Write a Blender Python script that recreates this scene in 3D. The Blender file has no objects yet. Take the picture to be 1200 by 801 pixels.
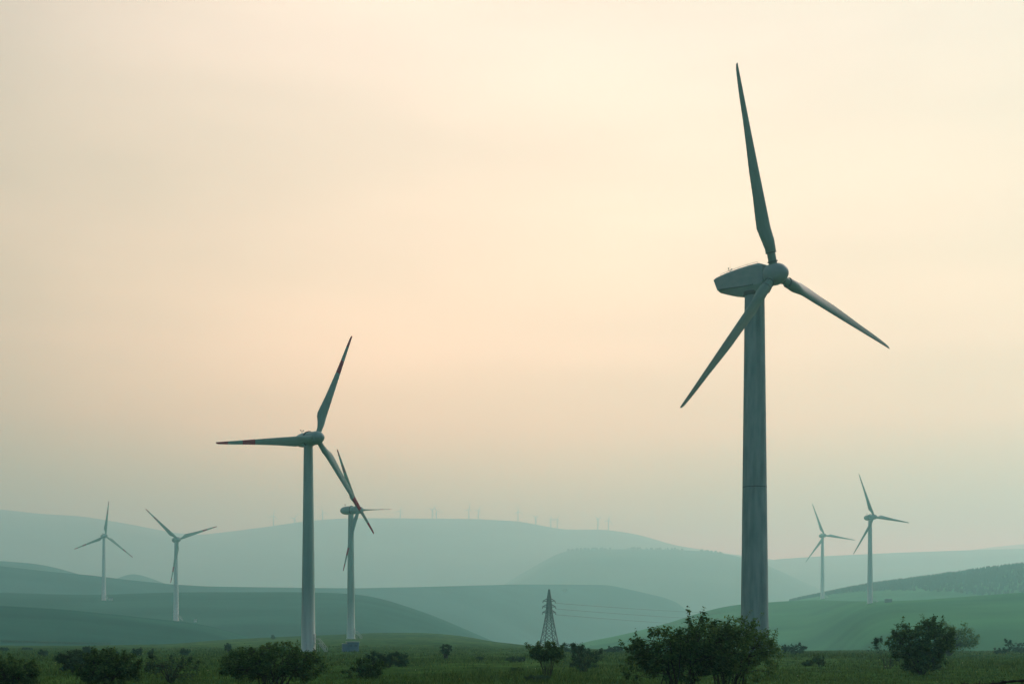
import bpy, math, random
import numpy as np
from mathutils import Vector, Matrix

R_ = math.radians
sc = bpy.context.scene
COL = sc.collection
F = 1666.67          # focal length in pixels of the 1200 px wide photograph (50 mm)
HV = 752.0           # picture row of the horizon (camera is level, lens shifted up)
CZ = 1.7

# ------------------------------------------------------------------ helpers
def P(u, v, d):
    return Vector(((u - 600) / F * d, d, CZ - (v - HV) / F * d))

def tag(o, label=None, cat=None, group=None, kind=None):
    if label: o['label'] = label
    if cat: o['category'] = cat
    if group: o['group'] = group
    if kind: o['kind'] = kind
    return o

def empty(name, loc=(0, 0, 0), rz=0.0):
    o = bpy.data.objects.new(name, None)
    COL.objects.link(o)
    o.location = loc
    o.rotation_euler = (0, 0, rz)
    o.empty_display_size = 0.5
    return o

def mesh_obj(name, verts, faces, mat=None, parent=None, smooth=False, mats=None, mat_idx=None):
    me = bpy.data.meshes.new(name)
    me.from_pydata([tuple(v) for v in verts], [], [tuple(f) for f in faces])
    if mats:
        for m in mats: me.materials.append(m)
        me.polygons.foreach_set('material_index', mat_idx)
    elif mat: me.materials.append(mat)
    if smooth: me.polygons.foreach_set('use_smooth', [True] * len(me.polygons))
    me.update()
    o = bpy.data.objects.new(name, me)
    COL.objects.link(o)
    if parent: o.parent = parent
    return o

def np_mesh(name, co, quads, mat, parent=None, smooth=False, nper=4):
    me = bpy.data.meshes.new(name)
    co = np.asarray(co, dtype=np.float32); quads = np.asarray(quads, dtype=np.int32)
    nf = len(quads)
    me.vertices.add(len(co)); me.vertices.foreach_set('co', co.ravel())
    me.loops.add(nf * nper); me.loops.foreach_set('vertex_index', quads.ravel())
    me.polygons.add(nf)
    me.polygons.foreach_set('loop_start', np.arange(nf, dtype=np.int32) * nper)
    me.polygons.foreach_set('loop_total', np.full(nf, nper, dtype=np.int32))
    if smooth: me.polygons.foreach_set('use_smooth', np.ones(nf, dtype=bool))
    me.materials.append(mat)
    me.update(calc_edges=True); me.validate()
    o = bpy.data.objects.new(name, me)
    COL.objects.link(o)
    if parent: o.parent = parent
    return o

class MB:
    """collects shapes for ONE mesh"""
    def __init__(s): s.v = []; s.f = []
    def add(s, vs, fs):
        b = len(s.v); s.v += [Vector(v) for v in vs]; s.f += [tuple(b + i for i in f) for f in fs]
    def box(s, c, size, rz=0.0, bev=0.0):
        x, y, z = [q / 2 for q in size]; m = Matrix.Rotation(rz, 3, 'Z'); c = Vector(c)
        if bev <= 0:
            vs = [c + m @ Vector((sx * x, sy * y, sz * z)) for sz in (-1, 1) for sy in (-1, 1) for sx in (-1, 1)]
            s.add(vs, [(0, 2, 3, 1), (4, 5, 7, 6), (0, 1, 5, 4), (2, 6, 7, 3), (0, 4, 6, 2), (1, 3, 7, 5)])
        else:
            ring = [(-x + bev, -y), (x - bev, -y), (x, -y + bev), (x, y - bev), (x - bev, y), (-x + bev, y), (-x, y - bev), (-x, -y + bev)]
            lv = [(-z, .0), (z - bev, .0), (z, bev)]
            vs = []
            for zz, ins in lv:
                for (px, py) in ring:
                    vs.append(c + m @ Vector((px * (1 - ins / x), py * (1 - ins / y), zz)))
            fs = [tuple(range(7, -1, -1)), tuple(range(16, 24))]
            for k in range(2):
                for i in range(8):
                    j = (i + 1) % 8
                    fs.append((k * 8 + i, k * 8 + j, k * 8 + 8 + j, k * 8 + 8 + i))
            s.add(vs, fs)
    def bar(s, a, b, r, n=4, r2=None):
        a = Vector(a); b = Vector(b); d = (b - a)
        if d.length < 1e-6: return
        d.normalize(); q = d.orthogonal().normalized(); w = d.cross(q)
        r2 = r if r2 is None else r2; vs = []
        for p, rr in ((a, r), (b, r2)):
            for i in range(n):
                t = 2 * math.pi * (i + .5) / n
                vs.append(p + rr * (math.cos(t) * q + math.sin(t) * w))
        fs = [(i, (i + 1) % n, n + (i + 1) % n, n + i) for i in range(n)]
        fs += [tuple(range(n - 1, -1, -1)), tuple(range(n, 2 * n))]
        s.add(vs, fs)
    def path(s, pts, r, n=5):
        for a, b in zip(pts[:-1], pts[1:]): s.bar(a, b, r, n)
    def lathe(s, prof, n=40, axis='Z', o=(0, 0, 0)):
        o = Vector(o); vs = []; fs = []
        for (h, r) in prof:
            for i in range(n):
                t = 2 * math.pi * i / n
                c, q = r * math.cos(t), r * math.sin(t)
                vs.append(o + (Vector((c, q, h)) if axis == 'Z' else Vector((c, h, q))))
        for k in range(len(prof) - 1):
            for i in range(n):
                j = (i + 1) % n
                f = (k * n + i, k * n + j, (k + 1) * n + j, (k + 1) * n + i)
                fs.append(f if axis == 'Z' else f[::-1])
        a = tuple(range(n)); b = tuple(range((len(prof) - 1) * n, len(prof) * n))
        fs.append(a[::-1] if axis == 'Z' else a); fs.append(b if axis == 'Z' else b[::-1])
        s.add(vs, fs)
    def build(s, name, mat, parent=None, smooth=False):
        o = mesh_obj(name, s.v, s.f, mat, parent, smooth)
        if smooth:
            try: o.data.set_sharp_from_angle(angle=R_(38))
            except Exception: pass
        return o

# ------------------------------------------------------------------ materials
def new_mat(name):
    m = bpy.data.materials.new(name); m.use_nodes = True
    nt = m.node_tree; nt.nodes.clear()
    return m, nt, nt.nodes, nt.links

def ramp(N, stops):
    r = N.new('ShaderNodeValToRGB'); e = r.color_ramp.elements
    while len(e) < len(stops): e.new(0.5)
    for el, (p, c) in zip(e, stops):
        el.position = p; el.color = (*c, 1) if len(c) == 3 else c
    return r

def surf_mat(name, stops, scale=(1, 1, 1), nscale=1.0, detail=6, rough=0.8, spec=0.3, bump=0.0, bscale=20, stops2=None, scale2=(1, 1, 1), coord='Object'):
    """principled surface whose colour follows stretched noise; optional second noise layer multiplied in"""
    m, nt, N, L = new_mat(name)
    out = N.new('ShaderNodeOutputMaterial'); b = N.new('ShaderNodeBsdfPrincipled')
    L.new(b.outputs[0], out.inputs[0])
    b.inputs['Roughness'].default_value = rough
    b.inputs['Specular IOR Level'].default_value = spec
    tc = N.new('ShaderNodeTexCoord'); mp = N.new('ShaderNodeMapping'); mp.inputs['Scale'].default_value = scale
    L.new(tc.outputs[coord], mp.inputs[0])
    nz = N.new('ShaderNodeTexNoise'); nz.inputs['Scale'].default_value = nscale; nz.inputs['Detail'].default_value = detail
    L.new(mp.outputs[0], nz.inputs['Vector'])
    r = ramp(N, stops); L.new(nz.outputs['Fac'], r.inputs[0])
    col = r.outputs[0]
    if stops2:
        mp2 = N.new('ShaderNodeMapping'); mp2.inputs['Scale'].default_value = scale2; L.new(tc.outputs[coord], mp2.inputs[0])
        n2 = N.new('ShaderNodeTexNoise'); n2.inputs['Scale'].default_value = 1; n2.inputs['Detail'].default_value = 5
        L.new(mp2.outputs[0], n2.inputs['Vector']); r2 = ramp(N, stops2); L.new(n2.outputs['Fac'], r2.inputs[0])
        mx = N.new('ShaderNodeMix'); mx.data_type = 'RGBA'; mx.blend_type = 'MULTIPLY'; mx.inputs['Factor'].default_value = 1
        L.new(col, mx.inputs['A']); L.new(r2.outputs[0], mx.inputs['B']); col = mx.outputs['Result']
    L.new(col, b.inputs['Base Color'])
    if bump > 0:
        bn = N.new('ShaderNodeTexNoise'); bn.inputs['Scale'].default_value = bscale; bn.inputs['Detail'].default_value = 4
        L.new(tc.outputs[coord], bn.inputs['Vector'])
        bp = N.new('ShaderNodeBump'); bp.inputs['Strength'].default_value = bump; bp.inputs['Distance'].default_value = 0.1
        L.new(bn.outputs['Fac'], bp.inputs['Height']); L.new(bp.outputs[0], b.inputs['Normal'])
    return m

def leaf_mat(name, stops, trans=0.35):
    m, nt, N, L = new_mat(name)
    out = N.new('ShaderNodeOutputMaterial'); g = N.new('ShaderNodeNewGeometry')
    r = ramp(N, stops); L.new(g.outputs['Random Per Island'], r.inputs[0])
    d = N.new('ShaderNodeBsdfDiffuse'); t = N.new('ShaderNodeBsdfTranslucent'); mx = N.new('ShaderNodeMixShader')
    L.new(r.outputs[0], d.inputs[0]); L.new(r.outputs[0], t.inputs[0]); mx.inputs[0].default_value = trans
    L.new(d.outputs[0], mx.inputs[1]); L.new(t.outputs[0], mx.inputs[2]); L.new(mx.outputs[0], out.inputs[0])
    return m

def grade_by_height(m, lo, hi):
    """tower colour by height: pale at the foot, graded to grey-green higher up"""
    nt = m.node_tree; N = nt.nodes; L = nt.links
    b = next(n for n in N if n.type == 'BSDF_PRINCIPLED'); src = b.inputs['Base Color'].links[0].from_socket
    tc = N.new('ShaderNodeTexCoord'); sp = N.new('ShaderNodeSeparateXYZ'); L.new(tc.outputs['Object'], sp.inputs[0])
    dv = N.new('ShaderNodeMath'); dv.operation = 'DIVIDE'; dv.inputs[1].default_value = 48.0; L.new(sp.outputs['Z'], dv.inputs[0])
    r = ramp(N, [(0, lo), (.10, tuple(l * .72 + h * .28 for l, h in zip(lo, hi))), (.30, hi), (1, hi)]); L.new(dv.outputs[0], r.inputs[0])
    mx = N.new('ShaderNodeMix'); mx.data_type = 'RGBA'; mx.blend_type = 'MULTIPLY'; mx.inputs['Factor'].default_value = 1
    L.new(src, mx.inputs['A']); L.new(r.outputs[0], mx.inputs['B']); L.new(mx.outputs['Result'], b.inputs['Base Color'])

def g3(c, k): return tuple(x * k for x in c)

M = {}
M['concrete'] = surf_mat('weathered_concrete', [(.3, (.17, .27, .27)), (.7, (.29, .40, .39))], (1.5, 1.5, .30), 1.0, 10, .9, .15, .35, 5,
                         [(.38, (.74, .77, .77)), (.56, (1, 1, 1))], (1.3, 1.3, .09))
M['concrete_steel'] = surf_mat('grey_painted_shell', [(.3, (.20, .29, .28)), (.7, (.26, .35, .34))], (.8, .8, 1.6), 1.0, 6, .55, .3)
M['seam'] = surf_mat('dark_seam', [(.3, (.05, .055, .055)), (.7, (.08, .085, .085))])
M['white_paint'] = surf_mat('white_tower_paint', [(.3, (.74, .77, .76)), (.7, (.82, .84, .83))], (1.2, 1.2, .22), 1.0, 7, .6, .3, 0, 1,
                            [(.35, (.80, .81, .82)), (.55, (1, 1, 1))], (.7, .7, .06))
grade_by_height(M['white_paint'], (.80, .92, .87), (.33, .53, .48))
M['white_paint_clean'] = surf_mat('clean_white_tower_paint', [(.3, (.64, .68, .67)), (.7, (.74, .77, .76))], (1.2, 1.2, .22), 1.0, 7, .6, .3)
grade_by_height(M['white_paint_clean'], (1, 1, .98), (.62, .80, .76))
M['nacelle_paint'] = surf_mat('pale_grey_nacelle_paint', [(.3, (.17, .30, .28)), (.7, (.22, .36, .34))], (1, 1, 1), 1.0, 6, .5, .35)
M['light_collar'] = surf_mat('pale_collar_paint', [(.3, (.50, .54, .54)), (.7, (.58, .61, .61))], rough=.4)
M['collar_dark'] = surf_mat('dark_grey_collar', [(.3, (.07, .10, .10)), (.7, (.10, .13, .13))], rough=.5)
M['steel'] = surf_mat('galvanised_steel', [(.3, (.020, .040, .055)), (.7, (.035, .06, .08))], (1, 1, 1), 2, 4, .5, .4)
M['pale_steel'] = surf_mat('pale_painted_steel', [(.3, (.32, .40, .38)), (.7, (.40, .48, .46))], rough=.5)
M['rust_wire'] = surf_mat('rusty_wire', [(.3, (.012, .015, .014)), (.7, (.030, .032, .028))], (8, 8, 8), 3, 5, .8)
M['kiosk_wall'] = surf_mat('blue_grey_kiosk_paint', [(.3, (.10, .18, .26)), (.7, (.14, .23, .31))], (1, 1, .4), 1.5, 6, .7)
M['kiosk_roof'] = surf_mat('pale_kiosk_roof', [(.3, (.34, .42, .40)), (.7, (.42, .50, .48))], rough=.7)
M['dark_panel'] = surf_mat('dark_panel_paint', [(.3, (.05, .06, .07)), (.7, (.08, .09, .10))], rough=.6)
M['cable'] = surf_mat('dark_cable', [(.3, (.05, .06, .065)), (.7, (.08, .09, .09))], rough=.6)
M['bark'] = surf_mat('bark', [(.3, (.018, .020, .018)), (.7, (.045, .045, .038))], (6, 6, 1.5), 2, 5, .9, .1)

def blade_mat(name, base, bands):
    m, nt, N, L = new_mat(name)
    out = N.new('ShaderNodeOutputMaterial'); b = N.new('ShaderNodeBsdfPrincipled'); L.new(b.outputs[0], out.inputs[0])
    b.inputs['Roughness'].default_value = .6; b.inputs['Specular IOR Level'].default_value = .25
    tc = N.new('ShaderNodeTexCoord'); nz = N.new('ShaderNodeTexNoise'); mp = N.new('ShaderNodeMapping')
    mp.inputs['Scale'].default_value = (2, 2, .25); L.new(tc.outputs['Object'], mp.inputs[0]); L.new(mp.outputs[0], nz.inputs['Vector'])
    nz.inputs['Scale'].default_value = 1.2; nz.inputs['Detail'].default_value = 6
    r = ramp(N, [(.3, g3(base, .85)), (.7, g3(base, 1.08))]); L.new(nz.outputs['Fac'], r.inputs[0])
    col = r.outputs[0]
    if bands:
        sp = N.new('ShaderNodeSeparateXYZ'); L.new(tc.outputs['Object'], sp.inputs[0])
        dv = N.new('ShaderNodeMath'); dv.operation = 'DIVIDE'; dv.inputs[1].default_value = 26.0; L.new(sp.outputs['Z'], dv.inputs[0])
        stops = [(0, (0, 0, 0))]
        for a, e in bands: stops += [(a, (1, 1, 1)), (e, (0, 0, 0))]
        br = ramp(N, stops); br.color_ramp.interpolation = 'CONSTANT'; L.new(dv.outputs[0], br.inputs[0])
        mx = N.new('ShaderNodeMix'); mx.data_type = 'RGBA'; L.new(br.outputs[0], mx.inputs['Factor'])
        L.new(col, mx.inputs['A']); mx.inputs['B'].default_value = (.26, .008, .050, 1); col = mx.outputs['Result']
    L.new(col, b.inputs['Base Color'])
    return m
M['blade_plain'] = blade_mat('grey_blade_paint', (.14, .25, .21), None)
M['blade_banded'] = blade_mat('white_blade_paint_red_bands', (.17, .31, .27), [(.625, .745), (.885, 1.2)])
M['blade_white'] = blade_mat('white_blade_paint', (.19, .33, .29), None)

def grass_mat(name, dark, light, nscale, stretch=(1, 1, 1), fine=None, patch=None):
    return surf_mat(name, [(.36, dark), (.64, light)], stretch, nscale, 9, 1.0, 0.0, 0, 1,
                    [(.40, patch or (.58, .68, .70)), (.58, (1, 1, 1))], fine or (.004, .02, .01))
M['ground'] = grass_mat('meadow_ground', (.030, .062, .018), (.070, .145, .036), .35, (1, .35, 1), (.02, .008, .01), (.62, .72, .70))
M['hill_near'] = grass_mat('grassy_slope', (.008, .050, .038), (.022, .088, .066), .01, (1, 2.4, 1))
M['hill_green'] = grass_mat('green_slope', (.034, .125, .046), (.064, .215, .080), .009, (1, 1.5, 1), (.004, .008, .006), (.74, .84, .92))
M['hill_mid'] = grass_mat('dry_slope', (.006, .046, .044), (.026, .090, .084), .006, (1, 2, 1))
M['hill_far'] = grass_mat('far_slope', (.020, .044, .030), (.066, .100, .064), .002, (1, 1.5, 1), (.0006, .0012, .001))
M['forest'] = leaf_mat('conifer_needles', [(0, (.006, .020, .022)), (1, (.014, .036, .036))], .1)
M['leaf_dark'] = leaf_mat('dark_leaf', [(0, (.028, .068, .022)), (.6, (.055, .120, .034)), (1, (.110, .190, .055))])
M['leaf_willow'] = leaf_mat('willow_leaf', [(0, (.055, .115, .032)), (.6, (.095, .185, .050)), (1, (.150, .250, .070))])
M['leaf_grey'] = leaf_mat('grey_green_leaf', [(0, (.024, .058, .034)), (.6, (.040, .084, .048)), (1, (.065, .115, .062))])
M['leaf_far'] = leaf_mat('far_leaf', [(0, (.014, .038, .022)), (1, (.034, .074, .040))], .25)
M['grass'] = leaf_mat('grass_blade', [(0, (.018, .044, .008)), (.5, (.050, .108, .018)), (.85, (.085, .145, .028)), (1, (.14, .19, .05))], .3)
M['flower'] = leaf_mat('meadow_flower', [(0, (.35, .30, .05)), (.5, (.45, .40, .12)), (1, (.50, .50, .42))], .3)

# ------------------------------------------------------------------ terrain
def smooth01(t): t = np.clip(t, 0, 1); return t * t * (3 - 2 * t)

def prof(pts, sig=7.0):
    """smooth function of u through picture points"""
    us = np.arange(-900, 2101, 3.0); p = np.array(pts, float)
    vs = np.interp(us, p[:, 0], p[:, 1])
    k = np.exp(-.5 * (np.arange(-12, 13) * 3.0 / sig) ** 2); k /= k.sum()
    vp = np.concatenate([np.full(12, vs[0]), vs, np.full(12, vs[-1])])
    vs = np.convolve(vp, k, 'valid')
    return lambda u: np.interp(u, us, vs)

def fbm(x, y, seed, oct=4):
    r = np.random.default_rng(seed); s = np.zeros_like(np.asarray(x, float)); a = 1.0; f = 1.0
    for o in range(oct):
        for k in range(3):
            t = r.uniform(0, math.pi); p = r.uniform(0, 6.28)
            s = s + a * np.sin((x * math.cos(t) + y * math.sin(t)) * f + p) / 3
        a *= .5; f *= 1.93
    return s

g_crest = prof([(-900, 752), (-300, 752), (0, 756), (100, 756), (200, 754), (250, 750), (300, 747), (380, 743.5), (440, 741), (500, 741), (540, 744),
                (570, 750), (600, 754), (640, 757), (700, 760), (760, 761.5), (900, 762), (1200, 762), (2100, 762)], 12)
g_dist = prof([(-900, 420), (0, 430), (200, 480), (330, 600), (440, 650), (540, 640), (640, 460), (760, 380), (900, 340), (2100, 340)], 40)
VALLEY = -22.0

def ground_z(x, y):
    x = np.asarray(x, float); y = np.asarray(y, float)
    r = np.hypot(x, y); dd = np.maximum(y, .35 * r) + 1e-6
    u = np.clip(600 + F * x / dd, -900, 2100); d = dd
    Dc = g_dist(u); zc = CZ - (g_crest(u) - HV) / F * Dc
    t = np.clip((d - 120) / (Dc - 120), 0, 1)
    z = zc * t ** 2
    z = z + (VALLEY - zc) * smooth01((d - Dc) / 420.0)
    z = z + .10 * fbm(x * .09, y * .05, 3, 3) * smooth01((r - 15) / 40) * smooth01((1500 - r) / 500)
    return z

class Hill:
    def __init__(s, pts, D, front, back, power, seed, rough=1.0, sig=9, u0=-300, u1=1500, z0=None):
        s.v = prof(pts, sig); s.D = prof(D, 45) if isinstance(D, list) else (lambda u, D=D: np.full_like(np.asarray(u, float), D))
        s.front = front; s.back = back; s.p = power; s.seed = seed; s.rough = rough; s.u0 = u0; s.u1 = u1
        s.z0 = VALLEY - 14 if z0 is None else z0
    def z_ud(s, u, d):
        D = s.D(u); zc = CZ - (s.v(u) - HV) / F * D
        zc = np.maximum(zc, s.z0 + .5)
        t = np.clip((d - (D - s.front)) / s.front, 0, 1)
        S = 1 - (1 - t) ** s.p
        z = s.z0 + (zc - s.z0) * S
        tb = (d - D) / s.back
        z = z + (s.z0 - zc) * smooth01(tb) * (d > D)
        x = (u - 600) / F * d
        w = 600.0 / s.front
        z = z + s.rough * fbm(x * .012 * w, d * .009 * w, s.seed, 4) * np.clip(4 * t * (1 - t), 0, 1) * np.clip((zc - s.z0) / 40, 0, 1)
        return z
    def z(s, x, y):
        y = np.maximum(np.asarray(y, float), 1.0)
        u = 600 + F * np.asarray(x, float) / y
        ok = (u > s.u0) & (u < s.u1)
        return np.where(ok, s.z_ud(u, y), -99.0)
    def build(s, name, mat, nu=300, nd=90):
        us = np.linspace(s.u0, s.u1, nu)
        ts = np.concatenate([np.linspace(-1, 0, int(nd * .7)), np.linspace(0, 1, nd - int(nd * .7) + 1)[1:]])
        U, T = np.meshgrid(us, ts)
        D = s.D(U); Y = D + np.where(T < 0, T * s.front, T * s.back)
        Z = s.z_ud(U, Y); X = (U - 600) / F * Y
        co = np.stack([X, Y, Z], -1).reshape(-1, 3)
        i = np.arange(nd - 1)[:, None] * nu + np.arange(nu - 1)[None, :]
        q = np.stack([i, i + 1, i + nu + 1, i + nu], -1).reshape(-1, 4)
        # close the bottom so that the hill is a solid body
        nv = len(co)
        rim = list(range(nu)) + [k * nu + nu - 1 for k in range(1, nd)] + [nd * nu - 1 - k for k in range(1, nu)] + [k * nu for k in range(nd - 2, 0, -1)]
        low = co[rim].copy(); low[:, 2] = s.z0 - 6
        n = len(rim)
        sk = [[rim[(k + 1) % n], rim[k], nv + k, nv + (k + 1) % n] for k in range(n)]
        o = np_mesh(name, np.concatenate([co, low]), np.concatenate([q, np.array(sk)]), mat, smooth=True)
        tag(o, kind='structure')
        return o

HILLS = {}
HILLS['far_ridge'] = Hill([(-900, 640), (-300, 612), (-120, 596), (0, 597), (50, 603), (100, 606), (160, 616), (200, 624), (232, 627.5), (290, 621), (360, 611.5), (400, 608.5), (480, 608), (560, 609),
                           (610, 612), (660, 621.5), (710, 621), (750, 627), (790, 639), (860, 650), (905, 656), (960, 664), (1040, 680), (1200, 720), (2100, 760)], 6300, 2300, 1500, 1.5, 11, 18, u0=-420, u1=1400)
HILLS['distant_ridge'] = Hill([(-900, 780), (700, 720), (800, 690), (880, 662), (905, 655.5), (960, 652), (1000, 650), (1060, 647.5), (1130, 645.5), (1200, 644), (1300, 648), (1500, 670), (2100, 760)],
                              5600, 2200, 1400, 1.5, 12, 14, u0=500, u1=1640)
HILLS['faint_ridge'] = Hill([(-900, 780), (900, 700), (1040, 662), (1120, 647), (1160, 641), (1200, 637), (1280, 632), (1400, 640), (2100, 740)], 7600, 2000, 1200, 1.5, 13, 14, u0=800, u1=1640)
HILLS['plateau_hill'] = Hill([(-900, 790), (480, 748), (540, 712), (590, 684.5), (612, 671), (632, 660), (650, 650), (662, 645.5), (680, 643.8), (740, 643.6), (790, 644.3), (830, 646.5), (860, 651), (900, 663),
                              (950, 686), (1000, 706), (1100, 740), (2100, 800)], 4200, 1500, 1500, 1.45, 14, 12, sig=6, u0=400, u1=1240)
HILLS['small_mound'] = Hill([(-900, 800), (40, 720), (100, 692), (128, 681.5), (142, 675), (156, 671), (174, 676), (195, 684), (240, 700), (330, 730), (2100, 800)], 3000, 900, 800, 1.4, 15, 5, sig=6, u0=0, u1=360)
HILLS['long_ridge'] = Hill([(-900, 690), (-300, 655), (-80, 654), (0, 657), (30, 659), (50, 661.5), (70, 666), (95, 673), (130, 686), (200, 715), (300, 760), (2100, 800)], 2500, 800, 700, 1.4, 16, 5, sig=6, u0=-420, u1=360)
HILLS['broad_hill'] = Hill([(-900, 690), (-300, 655), (-80, 657), (0, 663), (60, 669.5), (110, 674), (150, 679), (200, 684), (240, 686.5), (300, 687.5), (360, 688.3), (420, 688.7), (480, 687.5), (540, 686),
                            (600, 684.3), (660, 684.3), (714, 685), (730, 688.5), (750, 693), (780, 700), (797, 707), (808, 719), (818, 731), (840, 752), (900, 790), (2100, 800)],
                            [(-900, 1750), (150, 1750), (500, 2150), (700, 2500), (2100, 2500)], 420, 600, 1.3, 17, 5, sig=5, u0=-420, u1=980)
HILLS['middle_hill'] = Hill([(-900, 720), (-300, 700), (-100, 694), (0, 694), (60, 696), (120, 697), (200, 694.5), (260, 694), (340, 694), (400, 695), (425, 697), (450, 702), (470, 708), (500, 718), (530, 730), (560, 743),
                             (600, 760), (700, 790), (2100, 800)], 1330, 620, 420, 1.45, 18, 3, sig=9, u0=-420, u1=760)
HILLS['low_hill'] = Hill([(-900, 730), (-300, 706), (-100, 706), (0, 709), (80, 714), (150, 721), (190, 725.5), (225, 729), (255, 735), (290, 745), (330, 760), (420, 790), (2100, 800)], 850, 330, 260, 1.5, 19, 1.5, sig=9, u0=-420, u1=520)
HILLS['green_hill'] = Hill([(-900, 800), (560, 790), (640, 768), (684, 752), (726, 744), (763, 735), (790, 727.5), (806, 722), (822, 717), (845, 711), (868, 707.5), (900, 705.3), (925, 703.6), (960, 702.5), (1000, 704), (1040, 704),
                            (1080, 702.5), (1140, 698), (1200, 693.5), (1300, 690), (1500, 700), (2100, 740)],
                           [(-900, 1000), (700, 1000), (860, 1120), (965, 1120), (1020, 870), (1060, 860), (1200, 880), (2100, 900)], 540, 420, 1.35, 20, 2.2, sig=8, u0=480, u1=1560)
HILLS['wooded_hill'] = Hill([(-900, 800), (700, 770), (820, 728), (900, 711), (930, 703), (953, 699), (985, 692.5), (1015, 687.5), (1050, 683), (1115, 674.5), (1165, 667.5), (1200, 663.5), (1300, 650), (1500, 640), (2100, 700)],
                            1600, 700, 500, 1.4, 21, 3, u0=760, u1=1560)
mat_of = {'far_ridge': 'hill_far', 'distant_ridge': 'hill_far', 'faint_ridge': 'hill_far', 'plateau_hill': 'hill_far', 'small_mound': 'hill_mid', 'long_ridge': 'hill_mid',
          'broad_hill': 'hill_mid', 'middle_hill': 'hill_near', 'low_hill': 'hill_near', 'green_hill': 'hill_green', 'wooded_hill': 'hill_green'}
for n_, h_ in HILLS.items(): h_.build(n_, M[mat_of[n_]], 360 if n_ in ('green_hill', 'middle_hill', 'broad_hill') else 260, 100)

def terrain_z(x, y):
    z = ground_z(x, y)
    for h in HILLS.values(): z = np.maximum(z, h.z(x, y))
    return z

def tz(x, y): return float(terrain_z(np.array([x]), np.array([y]))[0])
def gz(x, y): return float(ground_z(np.array([x]), np.array([y]))[0])

def hit(u, v, dmin=40, dmax=8000, dref=None):
    """where the line of sight through a picture point meets the land"""
    d = np.geomspace(dmin, dmax, 5000)
    x = (u - 600) / F * d; z = CZ - (v - HV) / F * d
    k = np.nonzero(terrain_z(x, d) >= z)[0]
    i = k[0] if len(k) else None
    if i is None: i = int(np.argmin(z - terrain_z(x, d)))
    dd = float(d[i]); return (u - 600) / F * dd, dd, tz((u - 600) / F * dd, dd)

# one ground sheet, all round the camera and out to the horizon
def build_ground():
    a_in = np.radians(np.linspace(-25, 25, 420)); a_out = np.radians(np.linspace(25, 335, 120)[1:-1])
    A = np.concatenate([a_in, a_out]); na = len(A)
    Rr = np.concatenate([np.geomspace(1.0, 40, 26)[:-1], np.linspace(40, 800, 230), np.geomspace(800, 15000, 40)[1:]]); nr = len(Rr)
    RR, AA = np.meshgrid(Rr, A, indexing='ij')
    X = RR * np.sin(AA); Y = RR * np.cos(AA); Z = ground_z(X, Y)
    co = np.concatenate([np.stack([X, Y, Z], -1).reshape(-1, 3), [[0, 0, float(ground_z(np.array([0.0]), np.array([0.01]))[0])]]])
    i = np.arange(nr - 1)[:, None] * na; j = np.arange(na)[None, :]; jn = (j + 1) % na
    q = np.stack([i + j, i + na + j, i + na + jn, i + jn], -1).reshape(-1, 4)[:, ::-1]
    o = np_mesh('ground', co, q, M['ground'], smooth=True)
    # centre fan
    me = o.data
    tag(o, kind='structure')
    return o
build_ground()

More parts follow.
